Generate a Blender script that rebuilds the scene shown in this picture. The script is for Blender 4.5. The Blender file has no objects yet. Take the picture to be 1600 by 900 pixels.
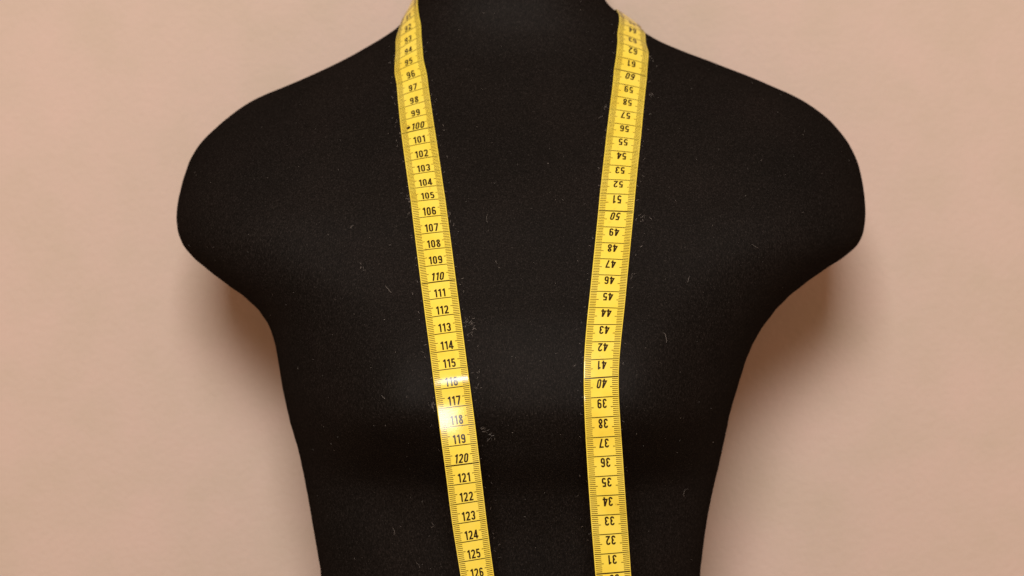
import bpy, bmesh, math, random
import numpy as np
from mathutils import Vector

random.seed(7)
rng = np.random.default_rng(7)
S = bpy.context.scene
C = S.collection
CM = 0.01
Z0 = 1.30            # height of the camera axis above the floor, metres
D = 0.968            # camera to the bust apex


def P(x, y, z):
    """centimetres round the bust -> metres in the room"""
    return (x * CM, y * CM, Z0 + z * CM)


# ------------------------------------------------------------------ camera
cam_d = bpy.data.cameras.new('camera')
cam = bpy.data.objects.new('camera', cam_d)
C.objects.link(cam)
cam.location = (0, -D, Z0)
cam.rotation_euler = (math.radians(90), 0, 0)
cam_d.sensor_width = 36.0
cam_d.lens = 36.0 * 3000.0 / 1600.0
cam_d.clip_start = 0.05
cam_d.clip_end = 50
cam_d.dof.use_dof = True
cam_d.dof.focus_distance = D + 0.012
cam_d.dof.aperture_fstop = 7.8
S.camera = cam

# ------------------------------------------------------------------ light of the room
w = bpy.data.worlds.new('World')
S.world = w
w.use_nodes = True
bg = w.node_tree.nodes['Background']
bg.inputs['Color'].default_value = (1.0, 0.56, 0.33, 1)
bg.inputs['Strength'].default_value = 0.44


def area(name, loc, target, sx, sy, power, col):
    d = bpy.data.lights.new(name, 'AREA')
    d.shape = 'RECTANGLE'
    d.size = sx
    d.size_y = sy
    d.energy = power
    d.color = col
    o = bpy.data.objects.new(name, d)
    C.objects.link(o)
    o.location = loc
    o.rotation_euler = (Vector(target) - Vector(loc)).to_track_quat('-Z', 'Y').to_euler()
    return o


area('window_light', (-0.09, -1.85, Z0 + 0.85), (0, 0.05, Z0 - 0.05), 0.68, 0.46, 41.5, (1.0, 0.975, 0.95))

S.render.engine = 'CYCLES'
S.view_settings.view_transform = 'Standard'
S.view_settings.look = 'None'
S.view_settings.exposure = 0
S.view_settings.gamma = 1
S.view_settings.use_curve_mapping = False

# ------------------------------------------------------------------ measured tables (centimetres), tape depth bent and twisted to place its glare
# tape: for each centimetre mark 0..150 its outer edge and its inner edge (x, y, z)
TAPE=[(8.318,2.027,-44.027,6.657,1.727,-44.464),
(8.241,1.972,-43.037,6.575,1.672,-43.463),
(8.164,1.917,-42.047,6.494,1.617,-42.463),
(8.087,1.862,-41.057,6.412,1.562,-41.462),
(8.011,1.807,-40.067,6.330,1.507,-40.461),
(7.934,1.752,-39.077,6.249,1.452,-39.460),
(7.857,1.697,-38.087,6.167,1.397,-38.459),
(7.781,1.642,-37.097,6.086,1.342,-37.459),
(7.704,1.587,-36.107,6.004,1.287,-36.458),
(7.627,1.532,-35.117,5.923,1.232,-35.457),
(7.551,1.477,-34.128,5.841,1.177,-34.456),
(7.474,1.422,-33.138,5.759,1.122,-33.455),
(7.397,1.367,-32.148,5.678,1.067,-32.455),
(7.321,1.312,-31.158,5.596,1.012,-31.454),
(7.244,1.257,-30.168,5.515,0.957,-30.453),
(7.167,1.202,-29.178,5.433,0.902,-29.452),
(7.091,1.147,-28.188,5.352,0.847,-28.451),
(7.014,1.092,-27.198,5.270,0.792,-27.451),
(6.937,1.037,-26.208,5.189,0.737,-26.450),
(6.860,0.981,-25.219,5.107,0.681,-25.449),
(6.784,0.926,-24.229,5.025,0.626,-24.448),
(6.707,0.871,-23.239,4.944,0.571,-23.447),
(6.630,0.816,-22.249,4.862,0.516,-22.447),
(6.554,0.761,-21.259,4.781,0.461,-21.446),
(6.477,0.706,-20.269,4.699,0.406,-20.445),
(6.400,0.651,-19.279,4.618,0.351,-19.444),
(6.324,0.596,-18.289,4.536,0.296,-18.444),
(6.247,0.541,-17.299,4.454,0.241,-17.443),
(6.170,0.486,-16.309,4.373,0.186,-16.442),
(6.094,0.431,-15.320,4.291,0.131,-15.441),
(6.017,0.376,-14.330,4.210,0.076,-14.440),
(5.945,0.284,-13.339,4.127,-0.016,-13.443),
(5.869,0.180,-12.355,4.042,-0.120,-12.449),
(5.790,0.063,-11.382,3.960,-0.237,-11.452),
(5.712,-0.062,-10.393,3.885,-0.362,-10.461),
(5.642,-0.121,-9.408,3.817,-0.421,-9.494),
(5.575,-0.128,-8.411,3.755,-0.428,-8.495),
(5.506,-0.155,-7.446,3.699,-0.487,-7.530),
(5.441,-0.134,-6.443,3.653,-0.497,-6.534),
(5.398,0.002,-5.455,3.621,-0.394,-5.548),
(5.401,0.289,-4.471,3.620,-0.015,-4.580),
(5.453,0.552,-3.582,3.648,0.228,-3.651),
(5.548,0.925,-2.736,3.715,0.599,-2.746),
(5.663,1.368,-1.881,3.806,1.031,-1.875),
(5.783,1.889,-1.056,3.912,1.568,-1.010),
(5.896,2.435,-0.222,4.027,2.179,-0.175),
(6.005,2.953,0.615,4.140,2.777,0.687),
(6.115,3.452,1.457,4.249,3.328,1.528),
(6.224,3.937,2.306,4.358,3.864,2.375),
(6.332,4.408,3.147,4.466,4.388,3.227),
(6.445,4.916,4.017,4.574,4.944,4.092),
(6.561,5.517,4.958,4.684,5.545,5.020),
(6.668,6.077,5.729,4.798,6.117,5.817),
(6.774,6.613,6.486,4.914,6.704,6.647),
(6.890,7.197,7.292,5.030,7.302,7.466),
(7.005,7.771,8.050,5.147,7.920,8.288),
(7.113,8.351,8.801,5.266,8.541,9.085),
(7.220,8.970,9.572,5.389,9.164,9.880),
(7.328,9.564,10.317,5.514,9.778,10.684),
(7.441,10.169,11.073,5.634,10.381,11.472),
(7.562,10.821,11.852,5.741,11.007,12.302),
(7.657,11.520,12.615,5.884,11.655,13.096),
(7.755,12.284,13.378,6.004,12.320,13.972),
(7.671,13.137,14.027,6.046,12.994,14.591),
(7.693,14.147,14.753,6.176,13.743,15.250),
(7.643,15.246,15.064,6.238,14.693,15.857),
(7.588,16.401,15.229,6.187,15.814,16.237),
(7.662,17.574,15.552,6.171,17.052,16.523),
(6.828,18.695,15.635,5.441,18.289,16.458),
(6.318,19.661,15.014,5.011,19.414,16.004),
(5.658,20.430,14.277,4.439,20.300,15.404),
(5.010,21.011,13.479,3.840,21.042,14.788),
(4.377,21.352,12.779,3.232,21.557,14.204),
(3.730,21.799,12.248,2.670,21.801,13.752),
(3.128,22.028,11.832,2.065,21.931,13.330),
(2.470,22.242,11.402,1.480,22.013,12.936),
(1.730,22.426,11.017,0.958,22.043,12.642),
(0.876,22.549,10.760,0.549,22.036,12.497),
(-0.108,22.545,10.772,0.281,22.039,12.497),
(-0.994,22.408,11.094,-0.106,22.059,12.667),
(-1.745,22.210,11.567,-0.629,22.041,13.021),
(-2.404,21.985,12.093,-1.213,21.971,13.495),
(-2.995,21.745,12.600,-1.805,21.855,14.000),
(-3.585,21.301,13.226,-2.324,21.641,14.522),
(-4.145,20.823,13.962,-2.885,21.063,15.209),
(-4.724,20.241,14.711,-3.468,20.416,15.913),
(-5.290,19.509,15.325,-4.243,19.641,16.620),
(-5.607,18.653,15.692,-4.836,18.616,17.244),
(-6.007,17.704,16.681,-5.547,17.368,17.856),
(-6.247,16.672,16.279,-5.556,16.152,17.376),
(-6.451,15.554,15.702,-5.525,15.064,16.707),
(-6.562,14.416,15.031,-5.424,14.160,15.916),
(-6.662,13.368,14.274,-5.250,13.435,15.138),
(-6.627,12.522,13.467,-5.183,12.801,14.405),
(-6.628,11.838,12.802,-5.098,12.183,13.698),
(-6.599,11.173,12.134,-4.996,11.545,12.886),
(-6.441,10.504,11.363,-4.786,10.888,12.029),
(-6.350,9.862,10.618,-4.658,10.232,11.212),
(-6.250,9.254,9.876,-4.523,9.600,10.419),
(-6.150,8.657,9.149,-4.393,8.986,9.637),
(-6.037,8.055,8.407,-4.253,8.347,8.829),
(-5.908,7.451,7.615,-4.104,7.701,7.996),
(-5.770,6.854,6.812,-3.956,7.070,7.148),
(-5.634,6.294,6.033,-3.816,6.474,6.322),
(-5.504,5.760,5.277,-3.682,5.894,5.500),
(-5.375,5.249,4.567,-3.552,5.364,4.756),
(-5.243,4.697,3.660,-3.418,4.805,3.867),
(-5.114,4.203,2.784,-3.286,4.302,2.985),
(-4.986,3.705,1.933,-3.158,3.821,2.136),
(-4.852,3.181,1.063,-3.033,3.318,1.278),
(-4.714,2.635,0.199,-2.908,2.799,0.422),
(-4.574,2.068,-0.659,-2.776,2.201,-0.439),
(-4.432,1.475,-1.549,-2.640,1.557,-1.311),
(-4.289,0.945,-2.436,-2.506,0.945,-2.192),
(-4.151,0.471,-3.316,-2.376,0.471,-3.092),
(-4.018,0.107,-4.207,-2.244,0.107,-3.984),
(-3.888,-0.144,-5.124,-2.113,-0.124,-4.894),
(-3.760,-0.212,-6.078,-1.983,-0.092,-5.863),
(-3.628,0.102,-7.024,-1.853,0.302,-6.824),
(-3.494,0.305,-7.968,-1.731,0.475,-7.767),
(-3.362,0.445,-8.937,-1.617,0.525,-8.724),
(-3.240,0.578,-9.909,-1.506,0.578,-9.678),
(-3.125,0.711,-10.894,-1.397,0.711,-10.631),
(-2.998,0.841,-11.873,-1.284,0.841,-11.606),
(-2.852,0.970,-12.841,-1.162,0.970,-12.567),
(-2.699,1.090,-13.810,-1.034,1.090,-13.536),
(-2.547,1.202,-14.784,-0.903,1.202,-14.510),
(-2.402,1.264,-15.761,-0.779,1.264,-15.484),
(-2.257,1.325,-16.739,-0.654,1.325,-16.459),
(-2.111,1.387,-17.717,-0.530,1.387,-17.434),
(-1.966,1.449,-18.694,-0.406,1.449,-18.409),
(-1.821,1.510,-19.672,-0.281,1.510,-19.384),
(-1.675,1.572,-20.650,-0.157,1.572,-20.359),
(-1.530,1.634,-21.627,-0.033,1.634,-21.334),
(-1.385,1.695,-22.605,0.091,1.695,-22.309),
(-1.239,1.757,-23.583,0.216,1.757,-23.284),
(-1.094,1.819,-24.561,0.340,1.819,-24.259),
(-0.949,1.881,-25.539,0.464,1.881,-25.234),
(-0.803,1.942,-26.516,0.588,1.942,-26.209),
(-0.658,2.004,-27.494,0.713,2.004,-27.184),
(-0.513,2.066,-28.472,0.837,2.066,-28.159),
(-0.367,2.127,-29.450,0.961,2.127,-29.134),
(-0.222,2.189,-30.428,1.086,2.189,-30.110),
(-0.077,2.251,-31.406,1.210,2.251,-31.085),
(0.069,2.312,-32.384,1.334,2.312,-32.060),
(0.214,2.374,-33.362,1.459,2.374,-33.035),
(0.360,2.436,-34.340,1.583,2.436,-34.010),
(0.505,2.497,-35.317,1.707,2.497,-34.985),
(0.650,2.559,-36.295,1.831,2.559,-35.961),
(0.796,2.621,-37.273,1.956,2.621,-36.936),
(0.941,2.682,-38.251,2.080,2.682,-37.911)]
OUTLINE=[(-34.0,-13.20,13.20),
(-33.6,-13.22,13.22),
(-33.2,-13.25,13.25),
(-32.8,-13.27,13.27),
(-32.4,-13.30,13.30),
(-32.0,-13.33,13.33),
(-31.6,-13.35,13.35),
(-31.2,-13.37,13.37),
(-30.8,-13.39,13.39),
(-30.4,-13.40,13.40),
(-30.0,-13.40,13.40),
(-29.6,-13.39,13.39),
(-29.2,-13.35,13.35),
(-28.8,-13.29,13.29),
(-28.4,-13.21,13.21),
(-28.0,-13.12,13.12),
(-27.6,-13.03,13.03),
(-27.2,-12.92,12.92),
(-26.8,-12.81,12.81),
(-26.4,-12.70,12.70),
(-26.0,-12.60,12.60),
(-25.6,-12.49,12.49),
(-25.2,-12.35,12.35),
(-24.8,-12.19,12.21),
(-24.4,-12.03,12.04),
(-24.0,-11.85,11.88),
(-23.6,-11.68,11.71),
(-23.2,-11.51,11.54),
(-22.8,-11.34,11.38),
(-22.4,-11.20,11.24),
(-22.0,-11.08,11.11),
(-21.6,-10.98,11.00),
(-21.2,-10.92,10.93),
(-20.8,-10.89,10.88),
(-20.4,-10.87,10.84),
(-20.0,-10.85,10.80),
(-19.6,-10.83,10.77),
(-19.2,-10.82,10.74),
(-18.8,-10.81,10.72),
(-18.4,-10.80,10.70),
(-18.0,-10.79,10.67),
(-17.6,-10.78,10.65),
(-17.2,-10.77,10.63),
(-16.8,-10.75,10.61),
(-16.4,-10.74,10.58),
(-16.0,-10.74,10.57),
(-15.6,-10.78,10.60),
(-15.2,-10.86,10.66),
(-14.8,-10.92,10.70),
(-14.4,-10.99,10.75),
(-14.0,-11.06,10.80),
(-13.6,-11.13,10.86),
(-13.2,-11.21,10.93),
(-12.8,-11.28,11.00),
(-12.4,-11.36,11.09),
(-12.0,-11.44,11.18),
(-11.6,-11.52,11.27),
(-11.2,-11.61,11.37),
(-10.8,-11.69,11.47),
(-10.4,-11.77,11.57),
(-10.0,-11.87,11.68),
(-9.6,-11.95,11.76),
(-9.2,-12.05,11.86),
(-8.8,-12.15,11.94),
(-8.4,-12.28,12.03),
(-8.0,-12.39,12.11),
(-7.6,-12.52,12.20),
(-7.2,-12.61,12.27),
(-6.8,-12.71,12.38),
(-6.4,-12.80,12.49),
(-6.0,-12.89,12.62),
(-5.6,-12.98,12.75),
(-5.2,-13.05,12.87),
(-4.8,-13.12,13.01),
(-4.4,-13.19,13.13),
(-4.0,-13.26,13.27),
(-3.6,-13.34,13.45),
(-3.2,-13.42,13.62),
(-2.8,-13.54,13.85),
(-2.4,-13.68,14.08),
(-2.0,-13.86,14.36),
(-1.6,-14.14,14.69),
(-1.2,-14.43,14.99),
(-0.8,-14.88,15.41),
(-0.4,-15.33,15.81),
(0.0,-15.94,16.35),
(0.4,-16.48,16.86),
(0.8,-17.04,17.46),
(1.2,-17.54,18.05),
(1.6,-18.05,18.72),
(2.0,-18.44,19.25),
(2.4,-18.77,19.70),
(2.8,-18.97,19.95),
(3.2,-19.12,20.11),
(3.6,-19.19,20.19),
(4.0,-19.24,20.25),
(4.4,-19.24,20.28),
(4.8,-19.21,20.28),
(5.2,-19.16,20.27),
(5.6,-19.08,20.24),
(6.0,-19.01,20.20),
(6.4,-18.91,20.14),
(6.8,-18.79,20.07),
(7.2,-18.68,19.98),
(7.6,-18.50,19.84),
(8.0,-18.29,19.67),
(8.4,-18.02,19.47),
(8.8,-17.67,19.21),
(9.2,-17.27,18.91),
(9.6,-16.85,18.58),
(10.0,-16.38,18.16),
(10.4,-15.88,17.66),
(10.8,-15.28,17.09),
(11.2,-14.51,16.38),
(11.6,-13.56,15.51),
(12.0,-12.64,14.63),
(12.4,-11.76,13.70),
(12.8,-10.91,12.67),
(13.2,-10.11,11.68),
(13.6,-9.36,10.61),
(14.0,-8.68,9.63),
(14.4,-8.00,8.74),
(14.8,-7.38,8.04),
(15.2,-6.82,7.42),
(15.6,-6.45,6.88),
(16.0,-6.14,6.37),
(16.4,-5.85,5.91),
(16.8,-5.62,5.55),
(17.2,-5.40,5.35),
(17.6,-5.01,4.99),
(18.0,-4.75,4.75),
(18.4,-4.64,4.64),
(18.8,-4.54,4.55),
(19.2,-4.48,4.48),
(19.6,-4.43,4.43),
(20.0,-4.40,4.40),
(20.4,-4.39,4.39),
(20.8,-4.37,4.37),
(21.2,-4.36,4.36),
(21.6,-4.35,4.35),
(22.0,-4.35,4.35),
(22.4,-4.34,4.34),
(22.8,-4.33,4.33),
(23.2,-4.33,4.33),
(23.6,-4.32,4.32),
(24.0,-4.32,4.32),
(24.4,-4.31,4.31),
(24.8,-4.30,4.30)]
GLARE_CREASE=[(112.0, -0.0), (112.1, -0.0), (112.2, -0.0), (112.3, -0.0), (112.4, -0.0), (112.5, -0.0), (112.6, -0.0), (112.7, -0.0), (112.8, -0.002), (112.9, -0.003), (113.0, -0.003), (113.1, -0.003), (113.2, -0.002), (113.3, -0.001), (113.4, -0.0), (113.5, 0.0), (113.6, 0.0), (113.7, 0.0), (113.8, -0.001), (113.9, -0.004), (114.0, -0.007), (114.1, -0.012), (114.2, -0.019), (114.3, -0.025), (114.4, -0.033), (114.5, -0.041), (114.6, -0.05), (114.7, -0.06), (114.8, -0.071), (114.9, -0.083), (115.0, -0.095), (115.1, -0.107), (115.2, -0.118), (115.3, -0.129), (115.4, -0.14), (115.5, -0.147), (115.6, -0.147), (115.7, -0.144), (115.8, -0.141), (115.9, -0.137), (116.0, -0.13), (116.1, -0.122), (116.2, -0.115), (116.3, -0.109), (116.4, -0.107), (116.5, -0.107), (116.6, -0.112), (116.7, -0.121), (116.8, -0.137), (116.9, -0.16), (117.0, -0.191), (117.1, -0.229), (117.2, -0.276), (117.3, -0.33), (117.4, -0.388), (117.5, -0.449), (117.6, -0.512), (117.7, -0.574), (117.8, -0.634), (117.9, -0.69), (118.0, -0.74), (118.1, -0.786), (118.2, -0.829), (118.3, -0.868), (118.4, -0.905), (118.5, -0.94), (118.6, -0.972), (118.7, -1.003), (118.8, -1.03), (118.9, -1.056), (119.0, -1.078), (119.1, -1.098), (119.2, -1.114), (119.3, -1.128), (119.4, -1.139), (119.5, -1.149), (119.6, -1.158), (119.7, -1.166), (119.8, -1.173), (119.9, -1.18), (120.0, -1.188), (120.1, -1.195), (120.2, -1.202), (120.3, -1.208), (120.4, -1.213), (120.5, -1.219), (120.6, -1.224), (120.7, -1.229), (120.8, -1.235), (120.9, -1.24), (121.0, -1.246), (121.1, -1.246), (121.2, -1.246), (121.3, -1.246), (121.4, -1.246), (121.5, -1.246), (121.6, -1.246), (121.7, -1.246), (121.8, -1.246), (121.9, -1.246), (122.0, -1.246), (122.1, -1.246), (122.2, -1.246), (122.3, -1.246), (122.4, -1.246), (122.5, -1.246), (122.6, -1.246), (122.7, -1.246), (122.8, -1.246), (122.9, -1.246), (123.0, -1.246), (123.1, -1.246), (123.2, -1.246), (123.3, -1.246), (123.4, -1.246), (123.5, -1.246), (123.6, -1.246), (123.7, -1.246), (123.8, -1.246), (123.9, -1.246), (124.0, -1.246), (124.1, -1.246), (124.2, -1.246), (124.3, -1.246), (124.4, -1.246), (124.5, -1.246), (124.6, -1.246), (124.7, -1.246), (124.8, -1.246), (124.9, -1.246), (125.0, -1.246), (125.1, -1.246), (125.2, -1.246), (125.3, -1.246), (125.4, -1.246), (125.5, -1.246), (125.6, -1.246), (125.7, -1.246), (125.8, -1.246), (125.9, -1.246), (126.0, -1.246)]
TAPE = np.array(TAPE)
OUTLINE = np.array(OUTLINE)
GLARE_CREASE = np.array(GLARE_CREASE)  # depth offset of the left run, shaped to catch the lamp as glare


# ------------------------------------------------------------------ materials
def new_mat(name):
    m = bpy.data.materials.new(name)
    m.use_nodes = True
    nt = m.node_tree
    return m, nt, nt.nodes['Principled BSDF']


def N(nt, kind, **kw):
    n = nt.nodes.new(kind)
    for k, v in kw.items():
        if k in n.inputs:
            n.inputs[k].default_value = v
        else:
            setattr(n, k, v)
    return n


def ramp(nt, fac, stops):
    r = nt.nodes.new('ShaderNodeValToRGB')
    e = r.color_ramp.elements
    while len(e) < len(stops):
        e.new(0.5)
    for el, (p, c) in zip(e, stops):
        el.position = p
        el.color = (*c, 1)
    nt.links.new(fac, r.inputs['Fac'])
    return r


def mat_fabric():
    m, nt, b = new_mat('black_jersey')
    L = nt.links
    tc = N(nt, 'ShaderNodeTexCoord')
    n1 = N(nt, 'ShaderNodeTexNoise', Scale=1500.0, Detail=2.0, Roughness=0.7)
    mp = N(nt, 'ShaderNodeMapping')
    mp.inputs['Scale'].default_value = (1.0, 1.0, 0.45)
    n2 = N(nt, 'ShaderNodeTexNoise', Scale=22.0, Detail=3.0)
    n3 = N(nt, 'ShaderNodeTexNoise', Scale=2600.0, Detail=0.0)
    L.new(tc.outputs['Object'], mp.inputs['Vector'])
    L.new(mp.outputs['Vector'], n1.inputs['Vector'])
    L.new(tc.outputs['Object'], n2.inputs['Vector'])
    L.new(tc.outputs['Object'], n3.inputs['Vector'])
    r1 = ramp(nt, n1.outputs['Fac'], [(0.30, (0.0014, 0.0013, 0.0011)), (0.55, (0.0068, 0.0056, 0.0049)), (0.78, (0.0205, 0.0172, 0.0152))])
    r2 = ramp(nt, n2.outputs['Fac'], [(0.3, (0.80, 0.82, 0.82)), (0.7, (1.15, 1.10, 1.08))])
    mx = N(nt, 'ShaderNodeMix', data_type='RGBA', blend_type='MULTIPLY')
    mx.inputs[0].default_value = 1.0
    L.new(r1.outputs['Color'], mx.inputs[6])
    L.new(r2.outputs['Color'], mx.inputs[7])
    r3 = ramp(nt, n3.outputs['Fac'], [(0.72, (0, 0, 0)), (0.84, (0.036, 0.031, 0.028))])
    ad = N(nt, 'ShaderNodeMix', data_type='RGBA', blend_type='ADD')
    ad.inputs[0].default_value = 1.0
    L.new(mx.outputs[2], ad.inputs[6])
    L.new(r3.outputs['Color'], ad.inputs[7])
    # matt knitted cloth: a diffuse body with a weak broad nap sheen, no clear-coat edge
    df = N(nt, 'ShaderNodeBsdfDiffuse')
    gl = N(nt, 'ShaderNodeBsdfGlossy')
    gl.inputs['Color'].default_value = (1.0, 0.93, 0.88, 1)
    gl.inputs['Roughness'].default_value = 0.60
    ms = N(nt, 'ShaderNodeMixShader')
    ms.inputs[0].default_value = 0.0058
    L.new(ad.outputs[2], df.inputs['Color'])
    L.new(df.outputs[0], ms.inputs[1])
    L.new(gl.outputs[0], ms.inputs[2])
    L.new(ms.outputs[0], nt.nodes['Material Output'].inputs['Surface'])
    nt.nodes.remove(b)
    bp = N(nt, 'ShaderNodeBump', Strength=0.5, Distance=0.0004)
    L.new(n1.outputs['Fac'], bp.inputs['Height'])
    L.new(bp.outputs['Normal'], df.inputs['Normal'])
    L.new(bp.outputs['Normal'], gl.inputs['Normal'])
    return m


def mat_wall():
    m, nt, b = new_mat('painted_plaster')
    L = nt.links
    tc = N(nt, 'ShaderNodeTexCoord')
    n1 = N(nt, 'ShaderNodeTexNoise', Scale=16.0, Detail=5.0, Roughness=0.65)
    n2 = N(nt, 'ShaderNodeTexNoise', Scale=240.0, Detail=4.0)
    L.new(tc.outputs['Object'], n1.inputs['Vector'])
    L.new(tc.outputs['Object'], n2.inputs['Vector'])
    r = ramp(nt, n1.outputs['Fac'], [(0.32, (0.544, 0.438, 0.352)), (0.5, (0.570, 0.450, 0.372)), (0.68, (0.592, 0.456, 0.384))])
    L.new(r.outputs['Color'], b.inputs['Base Color'])
    b.inputs['Roughness'].default_value = 0.75
    b.inputs['Specular IOR Level'].default_value = 0.25
    bp = N(nt, 'ShaderNodeBump', Strength=0.4, Distance=0.0012)
    L.new(n2.outputs['Fac'], bp.inputs['Height'])
    L.new(bp.outputs['Normal'], b.inputs['Normal'])
    return m


def mat_tape():
    m, nt, b = new_mat('yellow_vinyl')
    L = nt.links
    tc = N(nt, 'ShaderNodeTexCoord')
    n1 = N(nt, 'ShaderNodeTexNoise', Scale=60.0, Detail=4.0, Roughness=0.6)
    n2 = N(nt, 'ShaderNodeTexNoise', Scale=900.0, Detail=2.0)
    L.new(tc.outputs['Object'], n1.inputs['Vector'])
    L.new(tc.outputs['Object'], n2.inputs['Vector'])
    r = ramp(nt, n1.outputs['Fac'], [(0.25, (0.765, 0.575, 0.055)), (0.48, (0.825, 0.660, 0.076)), (0.75, (0.84, 0.685, 0.110))])
    n3 = N(nt, 'ShaderNodeTexNoise', Scale=170.0, Detail=3.0, Roughness=0.7)
    L.new(tc.outputs['Object'], n3.inputs['Vector'])
    st = ramp(nt, n3.outputs['Fac'], [(0.66, (1, 1, 1)), (0.80, (0.62, 0.50, 0.40))])
    mx = N(nt, 'ShaderNodeMix', data_type='RGBA', blend_type='MULTIPLY')
    mx.inputs[0].default_value = 1.0
    L.new(r.outputs['Color'], mx.inputs[6])
    L.new(st.outputs['Color'], mx.inputs[7])
    L.new(mx.outputs[2], b.inputs['Base Color'])
    rr = ramp(nt, n1.outputs['Fac'], [(0.3, (0.17,) * 3), (0.7, (0.24,) * 3)])
    L.new(rr.outputs['Color'], b.inputs['Roughness'])
    b.inputs['Specular IOR Level'].default_value = 0.36
    bp = N(nt, 'ShaderNodeBump', Strength=0.12, Distance=0.0002)
    L.new(n2.outputs['Fac'], bp.inputs['Height'])
    L.new(bp.outputs['Normal'], b.inputs['Normal'])
    return m


def mat_ink(name, lo, hi):
    m, nt, b = new_mat(name)
    tc = N(nt, 'ShaderNodeTexCoord')
    n1 = N(nt, 'ShaderNodeTexNoise', Scale=1500.0, Detail=2.0)
    nt.links.new(tc.outputs['Object'], n1.inputs['Vector'])
    r = ramp(nt, n1.outputs['Fac'], [(0.35, lo), (0.75, hi)])
    nt.links.new(r.outputs['Color'], b.inputs['Base Color'])
    b.inputs['Roughness'].default_value = 0.24
    b.inputs['Specular IOR Level'].default_value = 0.4
    return m


def mat_plain(name, col, rough=0.5, metal=0.0):
    m, nt, b = new_mat(name)
    tc = N(nt, 'ShaderNodeTexCoord')
    n1 = N(nt, 'ShaderNodeTexNoise', Scale=300.0, Detail=3.0)
    nt.links.new(tc.outputs['Object'], n1.inputs['Vector'])
    r = ramp(nt, n1.outputs['Fac'], [(0.3, tuple(c * 0.85 for c in col)), (0.7, tuple(min(1, c * 1.1) for c in col))])
    nt.links.new(r.outputs['Color'], b.inputs['Base Color'])
    b.inputs['Roughness'].default_value = rough
    b.inputs['Metallic'].default_value = metal
    return m


M_FAB = mat_fabric()
M_WALL = mat_wall()
M_TAPE = mat_tape()
M_INK = mat_ink('brown_black_ink', (0.010, 0.004, 0.0015), (0.030, 0.012, 0.004))
M_TICK = mat_ink('brown_tick_ink', (0.060, 0.026, 0.004), (0.11, 0.05, 0.008))
M_LINT = mat_plain('pale_lint', (0.40, 0.36, 0.32), 0.9)
M_STEEL = mat_plain('tin_plate', (0.6, 0.6, 0.58), 0.3, 1.0)
M_WOOD = mat_plain('dark_wood', (0.10, 0.055, 0.03), 0.5)


def mesh_obj(name, verts, faces, mat, parent=None, smooth=True):
    me = bpy.data.meshes.new(name)
    me.from_pydata([tuple(v) for v in verts], [], [tuple(f) for f in faces])
    me.materials.append(mat)
    if smooth:
        me.polygons.foreach_set('use_smooth', [True] * len(me.polygons))
    me.update()
    o = bpy.data.objects.new(name, me)
    C.objects.link(o)
    if parent:
        o.parent = parent
    return o


# ------------------------------------------------------------------ the wall behind
WALL_Y = 25.4
bm = bmesh.new()
bmesh.ops.create_cube(bm, size=1.0)
for v in bm.verts:
    v.co = Vector((v.co.x * 3.6, (WALL_Y * CM) + 0.06 + v.co.y * 0.12, 1.4 + v.co.z * 2.8))
me = bpy.data.meshes.new('wall')
bm.to_mesh(me)
bm.free()
me.materials.append(M_WALL)
wall = bpy.data.objects.new('wall', me)
C.objects.link(wall)
wall['kind'] = 'structure'


# ------------------------------------------------------------------ the dress form
def pchip(xk,yk,x):
    xk=np.asarray(xk,float);yk=np.asarray(yk,float);x=np.clip(np.asarray(x,float),xk[0],xk[-1])
    h=np.diff(xk);d=np.diff(yk)/h
    m=np.zeros_like(yk)
    s=d[:-1]*d[1:]>0
    w1=2*h[1:]+h[:-1];w2=h[1:]+2*h[:-1]
    mm=np.zeros(len(d)-1);mm[s]=(w1+w2)[s]/(w1[s]/d[:-1][s]+w2[s]/d[1:][s])
    m[1:-1]=mm;m[0]=d[0];m[-1]=d[-1]
    i=np.clip(np.searchsorted(xk,x,side='right')-1,0,len(h)-1)
    t=(x-xk[i])/h[i]
    return ((2*t**3-3*t**2+1)*yk[i]+(t**3-2*t**2+t)*h[i]*m[i]+(-2*t**3+3*t**2)*yk[i+1]+(t**3-t**2)*h[i]*m[i+1])
# z, front depth, middle depth, back depth, flatness p of the outline
PROF=np.array([
(-34,4.0,12,20.5,2.2),(-28,4.2,12,20.5,2.2),(-22,4.6,11.5,18.5,2.2),(-18,4.9,11.2,18.0,2.2),(-14,4.6,11.2,18.4,2.3),
(-11,3.7,11.8,19.2,2.4),(-8.5,1.85,12.3,19.8,2.6),(-6,1.0,12.6,20.2,2.7),(-4,1.2,12.8,20.5,2.8),(-2,1.75,13.0,20.9,3.0),(0,2.75,13.2,21.1,3.3),
(2,3.85,13.6,21.3,3.8),(4,4.95,14.0,21.4,4.2),(6,6.3,14.4,21.5,4.2),(8,7.75,14.8,21.4,4.0),(10,9.3,15.2,21.2,3.6),
(12,10.75,15.6,20.9,3.0),(13.5,11.7,15.8,20.7,2.7),(15,12.3,16,20.6,2.4),(16.3,12.5,16.1,20.5,2.2),(18,12.45,16.3,20.4,2.0),(20.5,12.4,16.4,20.4,2.0),(26,12.3,16.4,20.4,2.0)])
def prof(z): return [pchip(PROF[:,0],PROF[:,k],z) for k in range(1,5)]
def bust(x,z):
    r=0
    for cx in(-6.3,7.5):
        dz=z+6.2
        sz=np.where(dz>0,4.6,2.4)
        r=r+np.exp(-((x-cx)/4.2)**2-(dz/sz)**2)
    return r
def front(x,z,xl,xr):
    F,M,B,p=prof(z)
    c=(xl+xr)/2;hw=(xr-xl)/2
    u=np.clip(np.abs((x-c)/hw),0,1)
    t=np.sqrt(np.clip(1-u**p,0,1))
    # hollows under the bust, deepened so the cloth there turns darker
    hol=sum(np.exp(-((x-hx)/3.4)**2-((z+10.4)/2.5)**2) for hx in(-7.6,8.6))
    return M-(M-F+2.0*bust(x,z)-1.1*hol)*t


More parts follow.
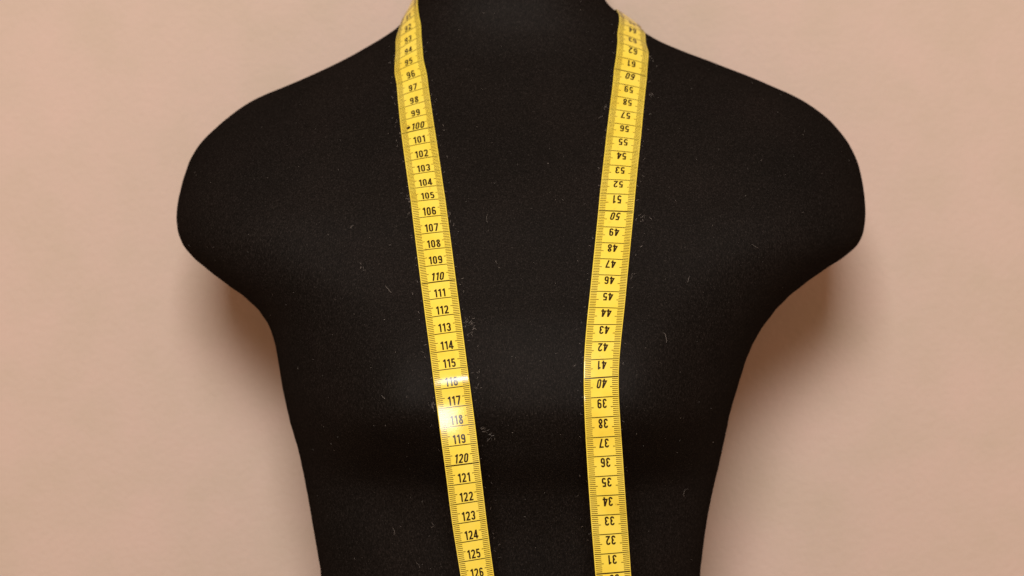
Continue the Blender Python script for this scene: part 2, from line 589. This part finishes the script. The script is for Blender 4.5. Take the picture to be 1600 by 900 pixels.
def z_rows():
    return np.concatenate([np.arange(-34, 25.01, 0.2)])


zz = z_rows()
XL = pchip(OUTLINE[:, 0], OUTLINE[:, 1], zz)
XR = pchip(OUTLINE[:, 0], OUTLINE[:, 2], zz)
NH = 96
# denser columns towards the two side edges
th = np.linspace(0, np.pi, NH)
u = np.cos(th)
c = ((XL + XR) / 2)[:, None]
hw = ((XR - XL) / 2)[:, None]
X = c + hw * u[None]
Zg = zz[:, None] + 0 * X
Fy = front(X, Zg, XL[:, None], XR[:, None])
F_, M_, B_, p_ = prof(zz)
t = np.sqrt(np.clip(1 - np.abs(u)[None] ** np.maximum(p_, 2.2)[:, None], 0, 1))
By = M_[:, None] + (B_ - M_)[:, None] * t
# shoulder blades and spine furrow
By = By + 0.5 * t * sum(np.exp(-((X - cx) / 4.0) ** 2 - ((Zg - 5) / 5.0) ** 2) for cx in (-6.5, 7.5))
ring_x = np.concatenate([X, X[:, -2:0:-1]], axis=1)
ring_y = np.concatenate([Fy, By[:, -2:0:-1]], axis=1)
NR, NC = ring_x.shape
verts = []
for i in range(NR):
    for j in range(NC):
        verts.append(P(ring_x[i, j], ring_y[i, j], zz[i]))
faces = []
for i in range(NR - 1):
    for j in range(NC):
        a, b2 = i * NC + j, i * NC + (j + 1) % NC
        faces.append((a, b2, b2 + NC, a + NC))
faces.append(tuple(reversed(range(NC))))
faces.append(tuple((NR - 1) * NC + j for j in range(NC)))
form = mesh_obj('dress_form', verts, faces, M_FAB)
form['label'] = 'black fabric covered dress form torso with armless rounded shoulders before the beige wall'
form['category'] = 'dress form'


def disc_part(name, cx, cy, z0, z1, rx, ry, mat, parent):
    n = 48
    vs, fs = [], []
    prof_ = [(0.0, z0), (0.97, z0), (1.0, z0 + 0.15 * (z1 - z0)), (1.0, z0 + 0.85 * (z1 - z0)), (0.97, z1), (0.0, z1)]
    for r, z in prof_:
        for k in range(n):
            a = 2 * math.pi * k / n
            vs.append(P(cx + rx * r * math.cos(a), cy + ry * r * math.sin(a), z))
    for i in range(len(prof_) - 1):
        for k in range(n):
            k2 = (k + 1) % n
            fs.append((i * n + k, i * n + k2, (i + 1) * n + k2, (i + 1) * n + k))
    return mesh_obj(name, vs, fs, mat, parent, smooth=False)


disc_part('neck_cap', 0.0, 16.0, 25.05, 26.6, 4.5, 4.6, M_WOOD, form)
disc_part('base_plate', 0.0, 12.2, -35.2, -34.05, 13.0, 8.3, M_WOOD, form)

# ------------------------------------------------------------------ the measuring tape
TW = 1.85    # printed width of the tape in centimetres
OUT = TAPE[:, 0:3]
INN = TAPE[:, 3:6]


def catmull(A, v):
    v = np.clip(np.asarray(v, float), 0, len(A) - 1 - 1e-6)
    i = np.floor(v).astype(int)
    t = (v - i)[:, None]
    g = lambda k: A[np.clip(k, 0, len(A) - 1)]
    p0, p1, p2, p3 = g(i - 1), g(i), g(i + 1), g(i + 2)
    m1 = (p2 - p0) / 2
    m2 = (p3 - p1) / 2
    return (2 * t ** 3 - 3 * t ** 2 + 1) * p1 + (t ** 3 - 2 * t ** 2 + t) * m1 + (-2 * t ** 3 + 3 * t ** 2) * p2 + (t ** 3 - t ** 2) * m2


def tape_pt(uu, vv, lift):
    """uu: 0 outer edge .. 1 inner edge, vv: centimetre mark, lift along the outward normal"""
    uu = np.asarray(uu, float)
    vv = np.asarray(vv, float)
    a, b = catmull(OUT, vv), catmull(INN, vv)
    e = 0.08
    a1, b1 = catmull(OUT, vv + e), catmull(INN, vv + e)
    a0, b0 = catmull(OUT, vv - e), catmull(INN, vv - e)
    dy = lambda s: np.interp(vv + s, GLARE_CREASE[:, 0], GLARE_CREASE[:, 1])[:, None] * np.array([[0, 1.0, 0]])
    a, b, a1, b1, a0, b0 = a + dy(0), b + dy(0), a1 + dy(e), b1 + dy(e), a0 + dy(-e), b0 + dy(-e)
    q = uu[:, None]
    dv = (a1 * (1 - q) + b1 * q) - (a0 * (1 - q) + b0 * q)
    n = np.cross(dv, b - a)
    n /= np.linalg.norm(n, axis=1)[:, None]
    # a hair of camber across the width
    cam_ = 0.035 * (1 - (2 * uu - 1) ** 2)
    return a * (1 - q) + b * q + n * (lift + cam_)[:, None] 


vs_ = np.arange(0, 150.001, 0.125)
us_ = np.array([0, 0.012, 0.03, 0.25, 0.5, 0.75, 0.97, 0.988, 1.0])
nv, nu = len(vs_), len(us_)
UU, VV = np.meshgrid(us_, vs_)
# the two edges are uneven by a few hundredths of a millimetre
top = tape_pt(UU.ravel(), VV.ravel(), 0.0 - 0.012 * (np.abs(UU.ravel() - 0.5) > 0.495))
bot = tape_pt(UU.ravel(), VV.ravel(), -0.035)
tv = [P(*p) for p in top] + [P(*p) for p in bot]
tf = []
K = nv * nu
for i in range(nv - 1):
    for j in range(nu - 1):
        a = i * nu + j
        tf.append((a, a + nu, a + nu + 1, a + 1))
        tf.append((K + a, K + a + 1, K + a + nu + 1, K + a + nu))
    a = i * nu
    tf.append((a, K + a, K + a + nu, a + nu))
    a = i * nu + nu - 1
    tf.append((a, a + nu, K + a + nu, K + a))
tape = mesh_obj('measuring_tape', tv, tf, M_TAPE)
tape['label'] = 'yellow tailor measuring tape with black numbers hung round the neck of the dress form'
tape['category'] = 'tape measure'

for vend in (0.0, 149.0):
    g = [(a, b) for b in np.linspace(vend, vend + 1.0, 5) for a in (-0.02, 0.5, 1.02)]
    gu = np.array([q[0] for q in g])
    gv = np.array([q[1] for q in g])
    a_ = tape_pt(gu, gv, 0.03)
    b_ = tape_pt(gu, gv, -0.065)
    pv = [P(*p) for p in a_] + [P(*p) for p in b_]
    pf = []
    k = len(g)
    for i in range(4):
        for j in range(2):
            a = i * 3 + j
            pf += [(a, a + 3, a + 4, a + 1), (k + a, k + a + 1, k + a + 4, k + a + 3)]
        a = i * 3
        pf += [(a, k + a, k + a + 3, a + 3), (a + 2, a + 5, k + a + 5, k + a + 2)]
    pf += [(0, 1, k + 1, k), (1, 2, k + 2, k + 1), (12, k + 12, k + 13, 13), (13, k + 13, k + 14, 14)]
    mesh_obj('end_tip', pv, pf, M_STEEL, tape, smooth=False)


# ---- printing: every stroke is a ribbon lying on the tape
class Print:
    def __init__(self):
        self.u, self.v, self.f = [], [], []

    def ribbon(self, pts, width, closed=False, maxlen=0.10):
        # pts in tape centimetres (across, along)
        q = []
        P_ = list(pts) + ([pts[0]] if closed else [])
        for a, b in zip(P_, P_[1:]):
            n = max(1, int(math.ceil(math.dist(a, b) / maxlen)))
            q += [(a[0] + (b[0] - a[0]) * k / n, a[1] + (b[1] - a[1]) * k / n) for k in range(n)]
        if not closed:
            q.append(P_[-1])
        m = len(q)
        base = len(self.u)
        for i in range(m):
            if closed:
                a, b = q[i - 1], q[(i + 1) % m]
            else:
                a, b = q[max(0, i - 1)], q[min(m - 1, i + 1)]
            def nrm(s, e):
                dx, dy = e[0] - s[0], e[1] - s[1]
                l = math.hypot(dx, dy) or 1
                return (-dy / l, dx / l)
            n1 = nrm(a, q[i]) if a != q[i] else nrm(q[i], b)
            n2 = nrm(q[i], b) if b != q[i] else n1
            sx, sy = n1[0] + n2[0], n1[1] + n2[1]
            l = math.hypot(sx, sy)
            if l < 0.7:
                sx, sy, k = n1[0], n1[1], 1
            else:
                sx, sy = sx / l, sy / l
                k = min(1.6, 1 / max(0.3, sx * n1[0] + sy * n1[1]))
            h = width / 2 * k
            self.u += [q[i][0] + sx * h, q[i][0] - sx * h]
            self.v += [q[i][1] + sy * h, q[i][1] - sy * h]
        for i in range(m - (0 if closed else 1)):
            a, b = base + 2 * i, base + 2 * ((i + 1) % m)
            self.f.append((a, a + 1, b + 1, b))

    def build(self, name, mat, parent, lift=0.006):
        pts = tape_pt(np.array(self.u) / TW, np.array(self.v), lift)
        # all faces look outward
        fs = []
        for f in self.f:
            a, b, d = (np.array((self.u[k], self.v[k])) for k in (f[0], f[1], f[3]))
            cr = (b - a)[0] * (d - a)[1] - (b - a)[1] * (d - a)[0]
            fs.append(f if cr < 0 else tuple(reversed(f)))
        return mesh_obj(name, [P(*p) for p in pts], fs, mat, parent, smooth=False)


DW, DH, ST = 0.218, 0.474, 0.080
X0, X1, Y0, Y1 = ST / 2, DW - ST / 2, ST / 2, DH - ST / 2
XM, R_ = DW / 2, (DW - ST) / 2


def arc(cx, cy, r, a0, a1, n=9, ry=None):
    ry = ry or r
    return [(cx + r * math.cos(math.radians(a0 + (a1 - a0) * k / n)), cy + ry * math.sin(math.radians(a0 + (a1 - a0) * k / n))) for k in range(n + 1)]


MID = 0.235
GLYPH = {
    '0': [(arc(XM, Y1 - R_, R_, 0, 180) + arc(XM, Y0 + R_, R_, 180, 360), True)],
    '1': [([(0.115, 0.0), (0.115, DH)], False), ([(0.105, DH - 0.035), (0.082, DH - 0.066), (0.015, DH - 0.105)], False)],
    '2': [(arc(XM, Y1 - R_, R_, 190, 0) + [(X1 - 0.004, 0.28), (X1 - 0.03, 0.215), (X0 + 0.02, 0.085), (X0, Y0), (DW + 0.004, Y0)], False)],
    '3': [(arc(XM, Y1 - R_, R_, 190, 0) + [(X1, 0.300), (X1 - 0.015, 0.252), (XM - 0.012, MID)], False),
          ([(XM - 0.012, MID), (X1 - 0.015, 0.215)] + arc(XM, Y0 + R_, R_, 25, -190), False)],
    '4': [([(0.150, 0.0), (0.150, DH - 0.002)], False), ([(0.140, DH - 0.02), (0.020, 0.125), (DW + 0.020, 0.115)], False)],
    '5': [([(X1 + 0.012, Y1), (X0 + 0.012, Y1), (X0 + 0.002, MID - 0.012), (X0 + 0.028, MID + 0.026), (XM + 0.005, MID + 0.036), (X1 - 0.016, MID + 0.018), (X1, MID - 0.03)] + arc(XM, Y0 + R_, R_, 0, -170), False)],
    '6': [(arc(XM, Y1 - R_, R_, 5, 180) + arc(XM, Y0 + R_, R_, 180, 360) + arc(XM, MID - R_ + 0.022, R_, 0, 165), False)],
    '7': [([(0.004, Y1), (X1 + 0.014, Y1), (X1 - 0.012, 0.31), (0.075, 0.0)], False)],
    '8': [(arc(XM, Y1 - 0.066, R_ - 0.006, 0, 360, 16, 0.068)[:-1], True), (arc(XM, Y0 + 0.089, R_, 0, 360, 18, 0.096)[:-1], True)],
    '*': [([(-0.005, 0.235), (0.195, 0.235)], False), ([(0.045, 0.145), (0.145, 0.325)], False), ([(0.145, 0.145), (0.045, 0.325)], False)],
}
GLYPH['9'] = [([(DW - x, DH - y) for x, y in GLYPH['6'][0][0]], False)]
ADV = {'1': 0.160}


def numeral(n):
    s = str(n)
    ital = n % 10 == 0
    gap = 0.058
    wid = sum(ADV.get(ch, DW) for ch in s) + gap * (len(s) - 1)
    x = TW / 2 - wid / 2 + random.uniform(-0.012, 0.012)
    pr = Print()
    base = n - 0.082
    txt = s
    if n == 100:
        txt = '*' + s
        x -= DW + 0.02
    for ch in txt:
        for pts, closed in GLYPH[ch]:
            q = [(x + px + (0.20 * (py - DH / 2) if ital else 0), base - py) for px, py in pts]
            pr.ribbon(q, ST, closed)
        x += ADV.get(ch, DW) + gap
    o = pr.build('numeral', M_INK, tape)
    o['label'] = 'slanted printed number %s%d' % ('star ' if n == 100 else '', n) if ital else 'printed number %d' % n
    return o


for n in list(range(30, 66)) + list(range(91, 127)):
    numeral(n)

lines = Print()
ticks = Print()
for n in range(1, 150):
    if 67 <= n <= 88:
        continue
    wdt = 0.066 if n % 10 == 0 else 0.044
    lines.ribbon([(0.035, n), (TW - 0.035, n)], wdt, maxlen=0.25)
for k in range(10, 1490):
    if k % 10 == 0 or 670 < k < 880:
        continue
    v = k / 10
    ln = 0.43 if k % 10 == 5 else 0.315
    j = rng.uniform(-0.012, 0.012, 2)
    ticks.ribbon([(0.045, v), (0.045 + ln + j[0], v)], 0.036, maxlen=0.2)
    ticks.ribbon([(TW - 0.045, v), (TW - 0.045 - ln - j[1], v)], 0.036, maxlen=0.2)
o = lines.build('centimetre_lines', M_INK, tape)
o['kind'] = 'stuff'
o = ticks.build('millimetre_ticks', M_TICK, tape)
o['kind'] = 'stuff'

# ------------------------------------------------------------------ lint and fuzz caught in the fabric
lv, lf = [], []


def surf(x, z):
    xl = np.interp(z, zz, XL)
    xr = np.interp(z, zz, XR)
    return float(front(np.array(x), np.array(z), xl, xr))


def fibre(x, z, length, rad, off=0.03, curl=1.0, y=None):
    """a thin three-sided thread that hugs the cloth"""
    a = random.uniform(0, 2 * math.pi)
    n = 4
    pts = []
    for k in range(n + 1):
        pts.append((x, (surf(x, z) if y is None else y) - off - 0.03 * random.random(), z))
        a += random.uniform(-0.8, 0.8) * curl
        x += math.cos(a) * length / n
        z += math.sin(a) * length / n
    base = len(lv)
    for k, p in enumerate(pts):
        r = rad * (0.6 if k in (0, n) else 1.0)
        d = Vector(pts[min(k + 1, n)]) - Vector(pts[max(k - 1, 0)])
        s1 = d.cross(Vector((0, 1, 0)))
        s1 = s1.normalized() if s1.length > 1e-6 else Vector((1, 0, 0))
        s2 = d.cross(s1).normalized()
        for m_ in range(3):
            an = 2 * math.pi * m_ / 3
            q = Vector(p) + s1 * (r * math.cos(an)) + s2 * (r * math.sin(an))
            lv.append(P(*q))
    for k in range(n):
        for m_ in range(3):
            b_ = base + k * 3
            lf.append((b_ + m_, b_ + (m_ + 1) % 3, b_ + 3 + (m_ + 1) % 3, b_ + 3 + m_))


def inside(x, z):
    return np.interp(z, zz, XL) + 0.8 < x < np.interp(z, zz, XR) - 0.8


# fuzz scattered over the chest
k = 0
while k < 220:
    x, z = random.uniform(-20, 20), random.uniform(-16, 17)
    if inside(x, z):
        fibre(x, z, random.uniform(0.03, 0.10), random.uniform(0.0025, 0.006))
        k += 1
k = 0
while k < 12:
    x, z = random.uniform(-14, 14), random.uniform(-15, 12)
    if inside(x, z):
        fibre(x, z, random.uniform(0.25, 0.6), random.uniform(0.003, 0.005), curl=0.9)
        k += 1
# tufts where the tape edges have rubbed the cloth
for v in np.arange(31, 64, 0.42).tolist() + np.arange(93, 126, 0.36).tolist():
    for side in (0, 1):
        if random.random() < 0.55:
            p = (OUT if side == 0 else INN)[int(v)] * (1 - v % 1) + (OUT if side == 0 else INN)[int(v) + 1] * (v % 1)
            sgn = np.sign(((OUT if side == 0 else INN)[int(v)] - (INN if side == 0 else OUT)[int(v)])[0])
            off = abs(random.gauss(0, 0.22)) + 0.03
            fibre(p[0] + sgn * off, p[2], random.uniform(0.04, 0.16), random.uniform(0.003, 0.007), 0.05)
# the few tufts one can see (photograph places, as points on the chest)
TUFTS = [(-2.28, -1.75, 16, .30), (-1.95, -2.2, 9, .25), (-4.02, -5.95, 9, .15), (-1.45, -7.2, 6, .2), (-1.2, -7.45, 5, .25),
         (-5.4, 4.7, 6, .12), (-3.3, 4.0, 3, .1), (5.3, 10.0, 5, .15), (7.75, 10.9, 4, .12), (7.9, 13.2, 4, .12),
         (-7.9, 1.1, 5, .2), (-8.5, 3.2, 4, .1), (7.0, 3.6, 5, .35), (-0.8, 1.2, 3, .15), (-1.75, -4.2, 3, .12), (-1.7, -5.1, 4, .12),
         (-1.0, -7.6, 3, .2), (-4.1, -12.6, 2, .06)]
for x, z, n, sp in TUFTS:
    for _ in range(n):
        fibre(x + random.gauss(0, sp * .55), z + random.gauss(0, sp * .55), random.uniform(0.08, 0.26), random.uniform(0.0025, 0.0055), 0.06)
lint = mesh_obj('lint', lv, lf, M_LINT)
lint['kind'] = 'stuff'
lint['label'] = 'pale specks and threads of lint caught on the black fabric beside the tape'
